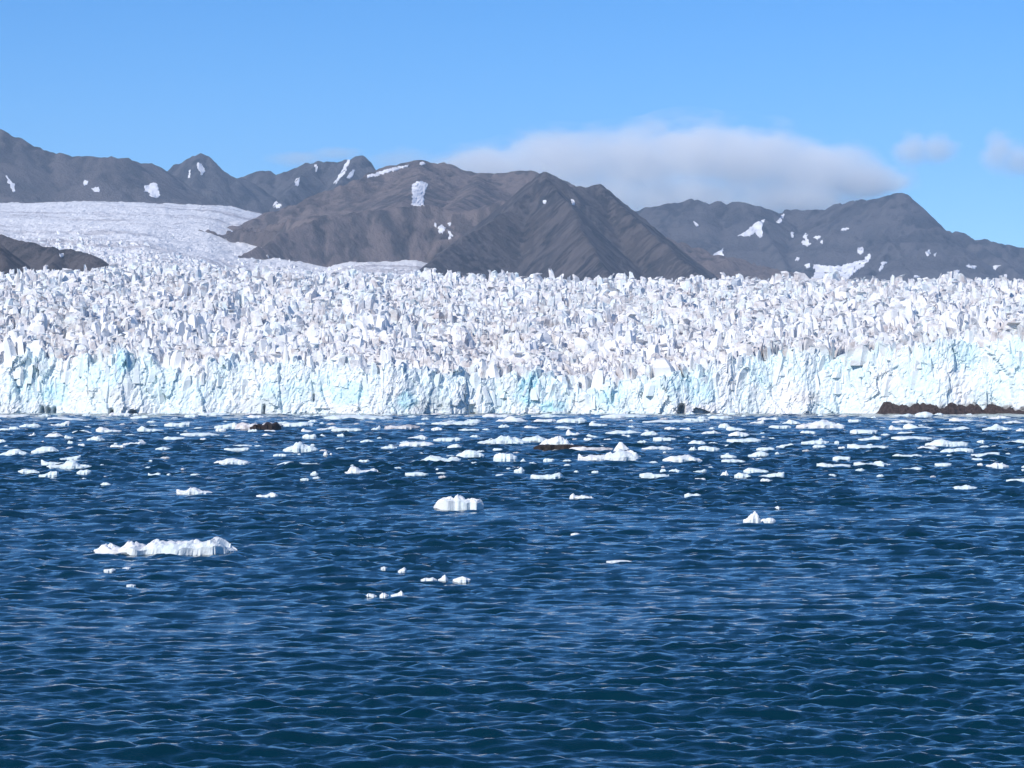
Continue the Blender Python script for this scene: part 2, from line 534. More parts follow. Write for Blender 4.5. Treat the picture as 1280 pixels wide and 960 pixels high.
def build_seracs():
    r = np.random.default_rng(5)
    spots = []
    y = 1600.0
    row = 0
    while y < 3330:
        sp = 5.6 + (y - 1600) / 1600 * 4.2
        half = 0.19 * y + 70
        xs = np.arange(-half, half, sp) + (row % 2) * sp / 2
        xs = xs + r.uniform(-0.42, 0.42, len(xs)) * sp
        ys = y - 1600 + front_y(xs / y * 1600) + 15 + r.uniform(-0.45, 0.45, len(xs)) * sp
        spots.append(np.stack([xs, ys, np.full(len(xs), sp)], 1))
        y += sp * 0.98; row += 1
    y = 3300.0
    while y < 7000:                                              # the icefall climbing to the left, breaking up into low blocks
        sp = 13.0 + (y - 3300) / 3700 * 12
        xs = np.arange((-30 - 640) / FPX * y, (560 - 640) / FPX * y, sp)
        xs = xs + r.uniform(-0.42, 0.42, len(xs)) * sp
        keep = 0.9 * fbm(xs / 200, y / 380 + xs * 0, 91, 3) + r.uniform(-.35, .35, len(xs)) > (y - 5550) / 1500
        xs = xs[keep]
        spots.append(np.stack([xs, y + r.uniform(-0.4, 0.4, len(xs)) * sp, np.full(len(xs), sp * 0.85)], 1))
        y += sp * 1.05
    S = np.concatenate(spots)
    n = len(S)
    x, y, sp = S.T
    zone = np.clip(1 - (y - 3200) / 1500, 0.0, 1) * 0.82 + 0.18
    size = sp * np.clip(r.lognormal(0.0, 0.30, n), 0.5, 1.8)
    size = size * np.where(y > 3200, np.clip(1 - (y - 3200) / 2600, 0.45, 1), 1)
    hgt = sp * (1.14 + 0.45 * fbm(x / 48, y / 70, 15, 3)) * np.clip(r.lognormal(0.0, 0.27, n), 0.5, 1.5) * zone
    hgt = np.maximum(hgt, 0.25 * sp * zone)
    z = ice_z(x, y) - 1.5
    big = np.clip(1 + 0.75 * fbm(x / 34, y / 52, 93, 3), 0.6, 1.9)
    size = size * big; hgt = hgt * (0.35 + 0.65 * big)
    # blocks still standing half inside the upper part of the cliff
    nb = 560
    bx = r.uniform(-400, 400, nb); bf = r.uniform(0.48, 1.02, nb)
    bz = top_z(bx) * bf
    by = front_y(bx) + 0.30 * bz + r.uniform(1.0, 4.5, nb)
    bs = r.uniform(3.2, 7.0, nb); bh = bs * r.uniform(0.7, 1.5, nb)
    # broad troughs between pressure ridges
    z += 6.0 * np.clip(1.25 - (y - 1600) / 2600, 0.3, 1) * fbm(x / 80, y / 60, 17, 3) * np.clip((y - 1640) / 150, 0, 1) * zone
    x = np.concatenate([x, bx]); y = np.concatenate([y, by]); z = np.concatenate([z, bz - bh * 0.35]); size = np.concatenate([size, bs]); hgt = np.concatenate([hgt, bh]); n += nb
    yaw = 1.3 * np.pi * fbm(x / 90, y / 130, 19, 2) + r.normal(0, 0.55, n) + np.pi * r.integers(0, 2, n)
    vis = (np.abs(x) < 0.178 * y)
    order = np.argsort(np.where(vis & (y < 1900), -(hgt / y), 1e9))
    single = set(order[:300].tolist())
    VV, FF, base = [], [], 0
    n_cliff, split_at = n - nb, None
    for i in range(n):
        k = int(r.integers(len(SHAPES)))
        if i in single:
            o = obj('serac', SERAC_MESH[k], M_SERAC, glacier)
            o.location = (x[i], y[i], z[i]); o.rotation_euler = (0, 0, yaw[i]); o.scale = (size[i], size[i], hgt[i])
            continue
        if i >= n_cliff and split_at is None:
            split_at = len(VV); base = 0
        v, t = SHAPES[k]
        c, s = math.cos(yaw[i]), math.sin(yaw[i])
        VV.append(np.stack([(v[:, 0] * c - v[:, 1] * s) * size[i] + x[i], (v[:, 0] * s + v[:, 1] * c) * size[i] + y[i], v[:, 2] * hgt[i] + z[i]], 1))
        FF.append(t + base); base += len(v)
    me2 = mesh_np('cliff_block_rubble', np.concatenate(VV[split_at:]), np.concatenate(FF[split_at:]))
    tag(obj('cliff_block_rubble', me2, M_CLIFF, glacier), 'broken pale ice blocks clinging to the upper cliff', kind='stuff')
    VV, FF = VV[:split_at], FF[:split_at]
    me = mesh_np('serac_field', np.concatenate(VV), np.concatenate(FF))
    tag(obj('serac_field', me, M_SERAC, glacier), 'dense jumble of white ice pinnacles behind the cliff', kind='stuff')
    print('seracs', n, 'tris', sum(len(f) for f in FF))


build_seracs()


def build_debris(name, u0, u1, hpx, yoff, seed, label):
    xs = np.arange((u0 - 640) / FPX * 1560, (u1 - 640) / FPX * 1560, 0.6)
    t = np.linspace(0, 1, 12)
    X, T = np.meshgrid(xs, t)
    e = np.clip(np.minimum((xs - xs[0]), (xs[-1] - xs)) / 6.0, 0.05, 1)[None, :]
    h = np.interp(640 + xs / 1560 * FPX, *hpx)[None, :] * 1560 / FPX * e * (1 + 0.30 * fbm(xs / 7.0, seed * 1.3, seed, 5, 0.6))[None, :]
    prof = np.sin(np.clip(T, 0, 1) * np.pi * 0.60) / np.sin(np.pi * 0.5)
    Z = -1.0 + prof * (h + 1.0) + 0.9 * facets(X / 2.6, T * 5, seed + 3)[0] * T
    Y = front_y(X) - yoff + T * (yoff + 8) + 1.2 * fbm(X / 3.0, T * 3, seed + 5, 3)
    me = mesh_np(name, np.stack([X, Y, Z], -1).reshape(-1, 3), grid_faces(len(t), len(xs)), False)
    return tag(obj(name, me, M_DEBRIS, glacier), label)


build_debris('debris_bank', 1096, 1420, ([1096, 1110, 1150, 1200, 1240, 1262, 1275, 1330, 1420], [4, 12, 15, 14, 12, 9, 7, 9, 3]), 8, 81, 'dark brown bank of muddy debris at the foot of the right-hand cliff')

# ------------------------------------------------------------------ mountains: ridges that fall off on both sides
MOUNTAINS = {}


def mountain(name, label, ridges, m, cell, gully=0.16, lam=60, seed=0, jag=3.0, sink=60):
    """ridges: list of (points [(u, v, Y)], slope towards the viewer, slope away)"""
    segs = []
    for ri, (pts, kf, kb) in enumerate(ridges):
        fine = []
        rr = np.random.default_rng(seed * 31 + ri)
        for a_, b_ in zip(pts[:-1], pts[1:]):
            n_ = max(1, int(math.hypot(b_[0] - a_[0], b_[1] - a_[1]) / 4.0))
            for q_ in range(n_):
                f_ = q_ / n_
                fine.append((a_[0] + (b_[0] - a_[0]) * f_ + (rr.normal(0, 0.8) if q_ else 0), a_[1] + (b_[1] - a_[1]) * f_ + (rr.normal(0, 1.0) if q_ else 0), a_[2] + (b_[2] - a_[2]) * f_))
        fine.append(pts[-1])
        p3 = [np.array(P(*p)) for p in fine]
        s0 = 0.0
        for a, b in zip(p3[:-1], p3[1:]):
            L = float(np.hypot(*(b - a)[:2]))
            segs.append((a, b, kf, kb, s0 + ri * 3000.0, L)); s0 += L
    allp = np.array([s[0] for s in segs] + [s[1] for s in segs])
    zmin = ice_z(allp[:, 0], np.clip(allp[:, 1], 1700, 10400)).min() - sink
    reach = (allp[:, 2].max() - zmin) / min(min(s[2], s[3]) for s in segs)
    reach = min(reach, 1500)
    x0, x1 = allp[:, 0].min() - reach * 0.5, allp[:, 0].max() + reach * 0.5
    y0, y1 = allp[:, 1].min() - reach * 0.8, allp[:, 1].max() + reach * 0.4
    xs, ys = np.arange(x0, x1, cell), np.arange(y0, y1, cell * 1.25)
    X, Y = np.meshgrid(xs, ys)
    Zb = np.full(X.shape, -1e9); G = np.zeros(X.shape)
    wv = 22 * fbm(X / 90, Y / 90, seed + 7, 2)
    for (a, b, kf, kb, s0, L) in segs:
        dx, dy = (b - a)[:2]
        tu = ((X - a[0]) * dx + (Y - a[1]) * dy) / (L * L)
        t = np.clip(tu, 0, 1)
        px, py = a[0] + t * dx, a[1] + t * dy
        d = np.hypot(X - px, Y - py)
        back = np.clip((Y - py) / (d + 1e-6) * 2.0, -1, 1) * 0.5 + 0.5
        back = back * np.clip(1 - np.abs(tu - t) * L / 90, 0, 1)
        k = kf + (kb - kf) * back
        k = k * (1 + 2.2 * np.clip(np.abs(tu - t) * L / (d + 1e-6), 0, 1) ** 4)
        z0 = a[2] + t * (b[2] - a[2]) - k * d * (1 - 0.12 * np.clip(d / 900, 0, 1))
        mk = z0 > Zb
        if not mk.any():
            continue
        dm = d[mk]
        sm = (s0 + t * L + 0.25 * d * np.sign((X - px) * dy - (Y - py) * dx) + wv)[mk]
        g = np.abs(noise2(sm / lam, dm / 420, seed)) * 1.3 + 0.5 * np.abs(noise2(sm / (lam * 0.4), dm / 200, seed + 1))
        z = z0[mk] - gully * np.clip(dm, 0, 260) * g
        old = Zb[mk]
        G[mk] = np.where(z > old, np.clip(g, 0, 1), G[mk])
        Zb[mk] = np.maximum(z, old)
    Zb = Zb + 1.5 * jag * fbm(X / 45, Y / 45, seed + 11, 4, 0.6) + 2.2 * jag * fbm(X / 170, Y / 170, seed + 13, 2)* 0.6
    F = grid_faces(len(ys), len(xs))
    keep = (Zb.ravel()[F].max(1) > zmin) & (Zb.ravel()[F].min(1) > zmin - 120)
    F = F[keep]
    used = np.unique(F)
    remap = np.full(X.size, -1); remap[used] = np.arange(len(used))
    V = np.stack([X.ravel(), Y.ravel(), Zb.ravel()], 1)[used]
    me = mesh_np(name, V, remap[F], True)
    attr(me, 'gully', 1 - G.ravel()[used])
    o = tag(obj(name, me, m), label, 'mountain', kind='structure')
    o['_bvh'] = len(MOUNTAINS)
    MOUNTAINS[label] = BVHTree.FromPolygons([tuple(p) for p in V], [tuple(int(i) for i in f) for f in remap[F]])
    del o['_bvh']
    return o


def snow(parent, bvh_label, polys, lift=2.0):
    """snow patches: outlines laid down onto the slope and draped over it"""
    bvh = MOUNTAINS[bvh_label]
    for poly in polys:
        poly = [Vector(p) for p in poly]
        # ragged outline
        pts = []
        n = len(poly)
        for i in range(n):
            a, b = poly[i], poly[(i + 1) % n]
            steps = max(1, int((b - a).length / 1.4))
            for k in range(steps):
                p = a.lerp(b, k / steps)
                pts.append(p + Vector((random.uniform(-1.0, 1.0), random.uniform(-.9, .9))))
        us = [p.x for p in pts]; vs = [p.y for p in pts]
        inner = [Vector((uu, vv)) for uu in np.arange(min(us), max(us), 2.5) for vv in np.arange(min(vs), max(vs), 2.5)]
        edges = [(i, (i + 1) % len(pts)) for i in range(len(pts))]
        v2, _, f2, *_ = delaunay_2d_cdt(pts + inner, edges, [list(range(len(pts)))], 1, 1e-4)
        V, ok = [], []
        for p in v2:
            q = Vector(P(p.x, p.y, 1000.0)) - Vector((0, 0, CAM_H))
            hit, nor, _, _ = bvh.ray_cast(Vector((0, 0, CAM_H)), q.normalized())
            if hit is None:
                V.append((0, 0, 0)); ok.append(False)
            else:
                if nor.z < 0: nor = -nor
                V.append(tuple(hit + nor * lift)); ok.append(True)
        faces = []
        for f in f2:
            if not all(ok[i] for i in f): continue
            ys = [V[i][1] for i in f]
            if max(ys) - min(ys) > 420: continue
            faces.append(list(f))
        if not faces: continue
        used = sorted({i for f in faces for i in f}); mp = {i: k for k, i in enumerate(used)}
        tri = []
        for f in faces:
            for k in range(1, len(f) - 1):
                tri.append((mp[f[0]], mp[f[k]], mp[f[k + 1]]))
        # give the sheet a body: a copy sunk into the slope closes it off underneath
        top = np.array([V[i] for i in used]); m = len(top)
        bot = top - np.array([0, 0, lift * 3.0])
        cnt = {}
        for t in tri:
            for a, b in ((t[0], t[1]), (t[1], t[2]), (t[2], t[0])):
                cnt[(a, b)] = 1
        side = []
        for (a, b) in cnt:
            if (b, a) not in cnt:
                side += [(a, b, b + m), (a, b + m, a + m)]
        faces_all = np.array(tri + side)
        me = mesh_np('snow_patch', np.concatenate([top, bot]), faces_all, False)
        obj('snow_patch', me, M_SNOW, parent)


L_A = 'long grey ridge falling from the left edge of the picture'
mA = mountain('rocky_ridge', L_A, [
    ([(-420, 190, 9300), (-200, 160, 9200), (-60, 150, 9100), (0, 162, 9000), (20, 170, 9000), (55, 187, 9000), (100, 195, 9000), (130, 196, 9000), (160, 196, 9050), (170, 201, 9100), (190, 205, 9150), (208, 214, 9200), (240, 240, 9300)], 0.62, 0.6),
    ([(20, 170, 9000), (45, 215, 8880), (70, 252, 8760)], 0.7, 0.7),
    ([(130, 196, 9000), (150, 225, 8900), (165, 254, 8800)], 0.7, 0.7)], M_ROCK_GREY, 10, 0.17, 60, 1)
snow(mA, L_A, [[(7, 220), (11, 223), (18, 232), (19, 240), (17, 241), (13, 233)], [(104, 227), (107, 225), (110, 227), (110, 231), (106, 232)],
               [(115, 236), (119, 234), (124, 235), (125, 240), (121, 239), (117, 240)],
               [(181, 232), (186, 233), (190, 229), (196, 230), (198, 238), (200, 245), (196, 247), (189, 246), (184, 240), (180, 240)]])
L_B = 'small pointed dark peak with a white snow patch below its tip'
mB = mountain('rocky_peak', L_B, [
    ([(195, 235, 9600), (209, 214, 9500), (222, 205, 9500), (232, 199, 9500), (240, 194, 9500), (250, 191, 9500), (258, 195, 9500), (268, 201, 9500), (278, 210, 9500), (290, 218, 9500), (305, 220, 9550), (330, 240, 9600)], 0.66, 0.6),
    ([(250, 191, 9500), (246, 215, 9380), (240, 252, 9200)], 0.75, 0.75)], M_ROCK_BLUE, 9, 0.2, 44, 21)
snow(mB, L_B, [[(246, 204), (249, 203), (253, 208), (256, 212), (254, 217), (251, 218), (248, 211)], [(236, 214), (239, 213), (238, 221), (236, 222)]])
L_C = 'jagged blue-grey ridge streaked by thin snow gullies'
mC = mountain('rocky_ridge', L_C, [
    ([(295, 232, 9900), (306, 219, 9800), (318, 213, 9800), (338, 212, 9800), (344, 217, 9800), (352, 214, 9800), (368, 209, 9800), (385, 203, 9800), (400, 201, 9800), (420, 201, 9800), (438, 199, 9800), (445, 195, 9800), (453, 194, 9800), (462, 200, 9800), (470, 213, 9800), (500, 235, 9800)], 0.66, 0.6),
    ([(400, 201, 9800), (372, 225, 9600), (350, 250, 9400)], 0.8, 0.8), ([(445, 195, 9800), (425, 225, 9600), (405, 250, 9450)], 0.8, 0.8)], M_ROCK_BLUE, 9, 0.22, 42, 31)
snow(mC, L_C, [[(435, 200), (438, 200), (434, 211), (428, 220), (421, 229), (418, 229), (427, 215)], [(394, 207), (396, 206), (396, 214), (394, 214)],
               [(370, 225), (374, 222), (375, 226), (372, 232), (369, 232)], [(326, 247), (334, 244), (341, 248), (352, 256), (346, 260), (334, 256)],
               [(439, 213), (443, 212), (442, 218), (436, 223), (434, 222)]])
L_D = 'broad brown dome-shaped mountain with a dark gullied escarpment'
mD = mountain('dome_mountain', L_D, [
    ([(258, 306, 7300), (272, 288, 7340), (310, 277, 7400), (345, 268, 7450), (375, 252, 7500), (405, 238, 7550), (440, 224, 7600), (480, 210, 7700), (510, 202, 7750), (527, 197, 7800), (534, 203, 7800), (552, 202, 7800), (575, 209, 7800), (598, 215, 7800), (640, 214, 7800), (668, 214, 7800), (700, 222, 7800), (760, 250, 7800)], 0.42, 0.55),
    ([(283, 332, 6350), (300, 320, 6400), (330, 306, 6500), (356, 289, 6600), (375, 280, 6650), (400, 271, 6700)], 1.1, 0.9),
    ([(395, 273, 6690), (400, 271, 6700), (430, 268, 6750), (465, 263, 6800), (500, 259, 6850), (540, 257, 6900), (570, 262, 6900), (600, 262, 6900), (640, 250, 6950)], 1.15, 0.05),
    ([(527, 199, 7800), (520, 235, 7400), (500, 258, 6900)], 0.36, 0.36), ([(600, 216, 7800), (590, 245, 7300), (560, 262, 6900)], 0.36, 0.36)], M_ROCK_BROWN, 9, 0.18, 48, 41)
snow(mD, L_D, [[(516, 231), (523, 227), (531, 228), (534, 231), (531, 240), (529, 247), (530, 257), (524, 258), (514, 257), (515, 245)],
               [(407, 238), (425, 231), (448, 223), (450, 221), (447, 221), (425, 228), (408, 236)], [(459, 220), (475, 215), (492, 210), (511, 207), (509, 209), (490, 214), (470, 220), (460, 222)],
               [(524, 204), (530, 203), (531, 206), (526, 207)],
               [(543, 279), (546, 280), (545, 283), (543, 283)], [(548, 285), (552, 282), (556, 286), (553, 291), (549, 291)], [(559, 288), (564, 291), (566, 294), (562, 294)], [(560, 279), (563, 279), (563, 282), (560, 283)], [(560, 296), (564, 296), (564, 299), (561, 299)]])
L_E = 'dark pyramid-shaped mountain with scree slopes at the centre'
mE = mountain('pyramid_mountain', L_E, [
    ([(505, 356, 5750), (521, 343, 5800), (545, 322, 5950), (565, 306, 6050), (590, 290, 6150), (615, 276, 6250), (640, 258, 6350), (660, 239, 6420), (672, 226, 6460), (679, 214, 6500), (688, 217, 6500), (698, 222, 6500), (706, 230, 6520), (714, 234, 6540), (725, 232, 6560), (735, 234, 6580), (744, 231, 6600), (751, 229, 6600), (757, 237, 6580), (766, 246, 6560), (778, 259, 6500), (792, 271, 6450), (815, 292, 6350), (840, 313, 6200), (865, 335, 6080), (892, 357, 5950)], 0.85, 0.7),
    ([(680, 215, 6500), (690, 230, 6400), (703, 246, 6300), (720, 263, 6180), (723, 280, 6100), (736, 303, 5950), (750, 326, 5800), (768, 356, 5600)], 0.95, 0.95)], M_ROCK_GREY, 7, 0.05, 22, 51, 1.6)
snow(mE, L_E, [[(714, 250), (717, 250), (718, 254), (716, 256), (714, 254)], [(680, 251), (683, 251), (683, 254), (680, 254)]])
SPECKS = []
_r = np.random.default_rng(4)
for _k in range(13):
    _u, _v = _r.uniform(850, 1270), _r.uniform(318, 348)
    if _k > 8: _u, _v = _r.uniform(960, 1090), _r.uniform(285, 345)
    _w, _h = _r.uniform(1.5, 5), _r.uniform(1.0, 3.5)
    SPECKS.append([(_u - _w, _v), (_u - _w * .2, _v - _h), (_u + _w, _v - _h * .6), (_u + _w * .3, _v + _h * .5)])
L_F = 'long blue-grey mountain range with a blunt summit on the right'
mF = mountain('mountain_range', L_F, [
    ([(700, 300, 9900), (760, 280, 9900), (790, 266, 9900), (815, 258, 9900), (835, 253, 9900), (855, 251, 9900), (872, 248, 9900), (882, 253, 9900), (905, 253, 9900), (925, 252, 9900), (945, 255, 9900), (960, 260, 9950), (972, 266, 10000), (986, 260, 10000), (1000, 262, 10000), (1032, 262, 10000), (1050, 254, 9900), (1068, 250, 9850), (1095, 248, 9800), (1108, 244, 9800), (1126, 241, 9800), (1133, 242, 9800), (1142, 249, 9800), (1150, 256, 9800), (1158, 271, 9800), (1167, 283, 9800), (1180, 287, 9800), (1203, 289, 9800), (1216, 298, 9800), (1240, 301, 9800), (1265, 306, 9800), (1290, 308, 9800), (1400, 320, 9800), (1560, 330, 9800)], 0.55, 0.6),
    ([(1128, 243, 9800), (1130, 275, 9640), (1124, 300, 9500), (1100, 328, 9330), (1070, 356, 9180)], 0.8, 0.8),
    ([(1124, 300, 9500), (1160, 318, 9400), (1205, 342, 9280), (1230, 362, 9180)], 0.8, 0.8),
    ([(925, 252, 9900), (955, 285, 9700), (975, 320, 9480), (1000, 360, 9280)], 0.85, 0.85),
    ([(855, 251, 9900), (825, 285, 9700), (850, 320, 9480), (868, 360, 9300)], 0.85, 0.85),
    ([(1203, 289, 9800), (1240, 315, 9600), (1290, 355, 9350)], 0.75, 0.75)], M_ROCK_BLUE, 10, 0.2, 60, 61)
snow(mF, L_F, [[(923, 295), (930, 291), (937, 286), (943, 280), (956, 274), (953, 284), (954, 294), (949, 296), (944, 291), (938, 295)],
               [(971, 278), (977, 270), (981, 267), (979, 273), (975, 279)], [(866, 277), (870, 278), (874, 283), (871, 284)],
               [(1001, 303), (1006, 301), (1008, 297), (1011, 300), (1012, 306), (1008, 307)], [(1026, 303), (1029, 299), (1028, 305)], [(988, 291), (991, 290), (992, 296), (990, 297)],
               [(876, 345), (881, 332), (888, 325), (893, 318), (904, 311), (904, 320), (901, 326), (908, 327), (906, 335), (905, 346), (900, 352), (880, 352)],
               [(1016, 331), (1035, 333), (1052, 333), (1065, 329), (1082, 325), (1088, 320), (1086, 327), (1075, 335), (1065, 343), (1058, 352), (1030, 352), (1014, 350), (1020, 340)],
               [(1073, 310), (1078, 309), (1080, 314), (1076, 318), (1073, 316)], [(1099, 336), (1103, 328), (1105, 330), (1103, 337), (1099, 340)],
               [(1081, 323), (1087, 318), (1088, 321), (1083, 326)], [(1006, 332), (1012, 329), (1013, 333), (1008, 335)], [(1156, 316), (1162, 313), (1163, 317), (1159, 319)], [(1192, 339), (1199, 338), (1197, 342)], [(1207, 333), (1211, 330), (1212, 335)], [(1166, 318), (1170, 317), (1169, 321)]] + SPECKS, 2.5)
L_G = 'low dark rounded headland sinking into the ice at the left'
mG = mountain('rocky_headland', L_G, [
    ([(-200, 262, 4800), (-60, 283, 4650), (0, 293, 4600), (20, 298, 4580), (45, 304, 4560), (73, 311, 4540), (78, 310, 4540), (100, 311, 4520), (112, 315, 4500), (120, 321, 4490), (130, 329, 4470), (142, 341, 4450), (160, 360, 4430)], 0.75, 0.5),
    ([(73, 311, 4540), (66, 330, 4420), (62, 346, 4350)], 0.8, 0.8)], M_ROCK_GREY, 6, 0.14, 24, 71, 1.6, 40)
snow(mG, L_G, [[(73, 318), (79, 318), (80, 320), (75, 321)]], 1.5)
L_H = 'dark triangular scree slope at the left picture edge'
mountain('scree_slope', L_H, [
    ([(-140, 235, 4000), (-60, 270, 3950), (0, 305, 3900), (10, 316, 3880), (25, 330, 3860), (42, 343, 3830), (60, 356, 3800), (75, 370, 3780)], 0.8, 0.6),
    ([(0, 305, 3900), (8, 335, 3780), (14, 365, 3700)], 0.85, 0.85)], M_ROCK_GREY, 5, 0.15, 20, 81, 1.4, 40)

# ------------------------------------------------------------------ floating ice
WATER_FLOES = []


def floe_y(v):
    return CAM_H * FPX / (v - HOR)


def floe_mesh(w, prof, depth, seed, nx=26, ny=9, free=0.35):
    r = np.random.default_rng(seed)
    s = np.linspace(-1, 1, nx)
    s = np.sign(s) * (1 - (1 - np.abs(s)) ** 1.15)
    half = depth / 2 * np.clip(1 - np.abs(s) ** 3.2, 0.0, 1) ** 0.55 * (1 + 0.22 * fbm(s * 3 + seed, s * 0, seed, 2))
    half = np.maximum(half, depth * 0.05)
    bow = 0.14 * depth * fbm(s * 1.6 + 3 * seed, s * 0 + 2, seed + 1, 2)
    t = np.linspace(-1, 1, ny)
    S, T = np.meshgrid(s, t)
    pr = np.interp(S + 0.10 * T * r.uniform(-1, 1) + 0.10 * fbm(S * 3, T * 2.5, seed, 2), np.linspace(-1, 1, len(prof)), prof)
    hm = max(prof)
    Z = pr * (1 - (1 - free) * np.abs(T) ** r.uniform(1.6, 2.6))
    nf = nx / 9.0
    Z = Z + hm * 0.09 * fbm(S * nf + seed, T * 2.4, seed + 5, 3) + hm * 0.22 * facets(S * nf + 0.9 * T + seed, T * 1.7 - 0.35 * nf * S, seed % 97)[0] * (1 - 0.9 * np.abs(T))
    Z = np.maximum(Z, 0.10 * hm + 0.02)
    X = S * w / 2 * (1 + 0.02 * fbm(T * 3, S * 4, seed + 6, 2))
    Y = T * half[None, :] + bow[None, :]
    top = np.stack([X, Y, Z], -1)
    under = max(0.5, 1.4 * hm)
    ring_i = [(0, j) for j in range(nx)] + [(i, nx - 1) for i in range(1, ny)] + [(ny - 1, j) for j in range(nx - 2, -1, -1)] + [(i, 0) for i in range(ny - 2, 0, -1)]
    V = [top.reshape(-1, 3)]
    rim = np.array([top[a, b] for a, b in ring_i])
    wl = rim.copy(); wl[:, 2] = -0.04; wl[:, :2] *= 1.0 + 0.02 * r.uniform(-1, 1, (len(rim), 1))
    bo = rim.copy(); bo[:, 2] = -under; bo[:, :2] *= 0.8
    V += [wl, bo, np.array([[0, 0, -under * 1.1]])]
    n0 = nx * ny; m = len(rim)
    ridx = np.array([a * nx + b for a, b in ring_i])
    k = np.arange(m); k2 = (k + 1) % m
    q1 = np.stack([ridx[k2], ridx[k], n0 + k, n0 + k2], 1)
    q2 = np.stack([n0 + k2, n0 + k, n0 + m + k, n0 + m + k2], 1)
    tri = np.stack([n0 + m + k2, n0 + m + k, np.full(m, n0 + 2 * m)], 1)
    return mesh_np('ice_floe', np.concatenate(V), [grid_faces(ny, nx), q1, q2, tri], False)


def floe(u, v, w, prof, mat=None, label=None, name='ice_floe', depth=0.7, seed=None, nx=None, free=0.35, yaw=0.0, cat='ice floe', group=None):
    """u centre, v waterline row, w width and prof heights in photo pixels; all turned into metres at its distance"""
    Y = floe_y(v)
    k = Y / FPX
    seed = seed if seed is not None else int(u * 13 + v * 7) % 9973
    wm = w * k
    dm = max(0.8, wm * depth)
    if nx is None:
        nx = int(np.clip(w * 0.55, 12, 44))
    me = floe_mesh(wm, [max(0.0, p) * k * (0.82 if v < 606 else 0.95) for p in prof], dm, seed, nx, 13 if w > 50 else 9 if w > 20 else 7, free)
    o = obj(name, me, mat or M_FLOE)
    o.location = ((u - 640) / FPX * (Y + dm / 2), Y + dm / 2, 0.06 if v > 606 else 0.22)
    o.rotation_euler = (0, 0, yaw)
    tag(o, label, cat, group)
    WATER_FLOES.append([o, u, v, w, label])
    return o


C = M_FLOE_CYAN
G_MAIN = 'larger ice floes drifting before the glacier'
LUMP, DOME, SLAB, RIGHT, LEFT = [1, 3, 5, 4, 6, 3, 1], [1, 2, 3, 5, 6, 5, 3, 2, 1], [2, 4, 4, 4, 4, 4, 2], [1, 2, 3, 3, 5, 7, 3], [3, 7, 5, 3, 3, 2, 1]


def sc(p, h):
    m = max(p)
    return [x * h / m for x in p]


# nearest pieces
floe(207, 694, 177, [3, 6, 10, 12, 6, 6, 10, 14, 12, 8, 8, 13, 17, 15, 14, 14, 13, 15, 14, 15, 15, 14, 16, 19, 18, 14, 8, 3], M_FLOE, 'long low white floe, largest and nearest one, on open water at left', depth=0.45, nx=90, free=0.55)
floe(573, 638, 62, [3, 10, 13, 15, 15, 16, 15, 18, 16, 14, 13, 13, 13, 12, 6], M_FLOE, 'blocky grey-white ice chunk with a cleft, alone at the centre', name='ice_chunk', depth=0.6, nx=44, free=0.75, cat='ice chunk')
floe(940, 655, 22, [3, 6, 9, 12, 15, 10, 2], M_FLOE, 'small upright pointed ice chunk alone on open water at right', name='ice_chunk', depth=0.7, nx=20, free=0.5, cat='ice chunk')
floe(960, 654, 19, [2, 5, 5, 6, 6, 5, 2], M_FLOE, 'low floe touching the small upright pointed chunk', nx=16)
floe(727, 625, 30, [2, 8, 4, 4, 5, 5, 4, 3, 2], M_FLOE, 'small floe with a spike on its left end, right of the blocky chunk', nx=24)
floe(243, 618, 45, [5, 4, 3, 3, 8, 7, 6, 3, 3, 3, 1], M_FLOE, 'thin floe with a square lump, behind the long nearest floe', nx=30)
floe(334, 623, 27, [2, 4, 3, 4, 6, 6, 3], M_FLOE, 'short floe thicker at its right end, right of the square-lump floe', nx=24)
for (u, v, w, p, lb) in ((464, 748, 14, [2, 5, 4, 3, 1], 'leftmost scrap of a low brash trio nearest the camera'), (480, 749, 11, [3, 7, 5, 3], 'peaked middle scrap of the brash trio nearest the camera'),
                         (497, 748, 17, [2, 3, 5, 8, 3], 'right scrap of the brash trio nearest the camera, higher at its right'), (536, 728, 20, [2, 4, 3, 5, 2], 'low scrap at the left of the brash behind the nearest trio'),
                         (554, 728, 13, [2, 4, 9, 2], 'small spiky scrap of brash between two lower scraps'), (577, 728, 22, [2, 4, 6, 4, 2], 'rightmost scrap of the brash behind the nearest trio'),
                         (503, 717, 11, [2, 4, 7, 3], 'single tiny scrap above the left end of the brash'), (480, 713, 8, [2, 4, 2], 'tiniest scrap left of the single scrap above the brash'),
                         (137, 715, 15, [1, 2, 2, 3, 1], 'tiny scrap floating in front of the long nearest floe'), (158, 713, 11, [1, 3, 2], 'tiny scrap beside another in front of the long nearest floe'),
                         (164, 734, 12, [1, 2, 1], 'lone tiny scrap nearest the camera at the left'), (774, 704, 32, [1, 2, 2, 1], 'faint sunken sliver of ice right of the brash'),
                         (721, 671, 15, [2, 4, 3, 2], 'tiny scrap on open water below the spiked small floe'), (972, 637, 7, [2, 4, 2], 'tiny scrap behind the small upright pointed chunk')):
    floe(u, v, w, p, M_FLOE, lb, name='brash_ice', nx=12, cat='ice scrap')

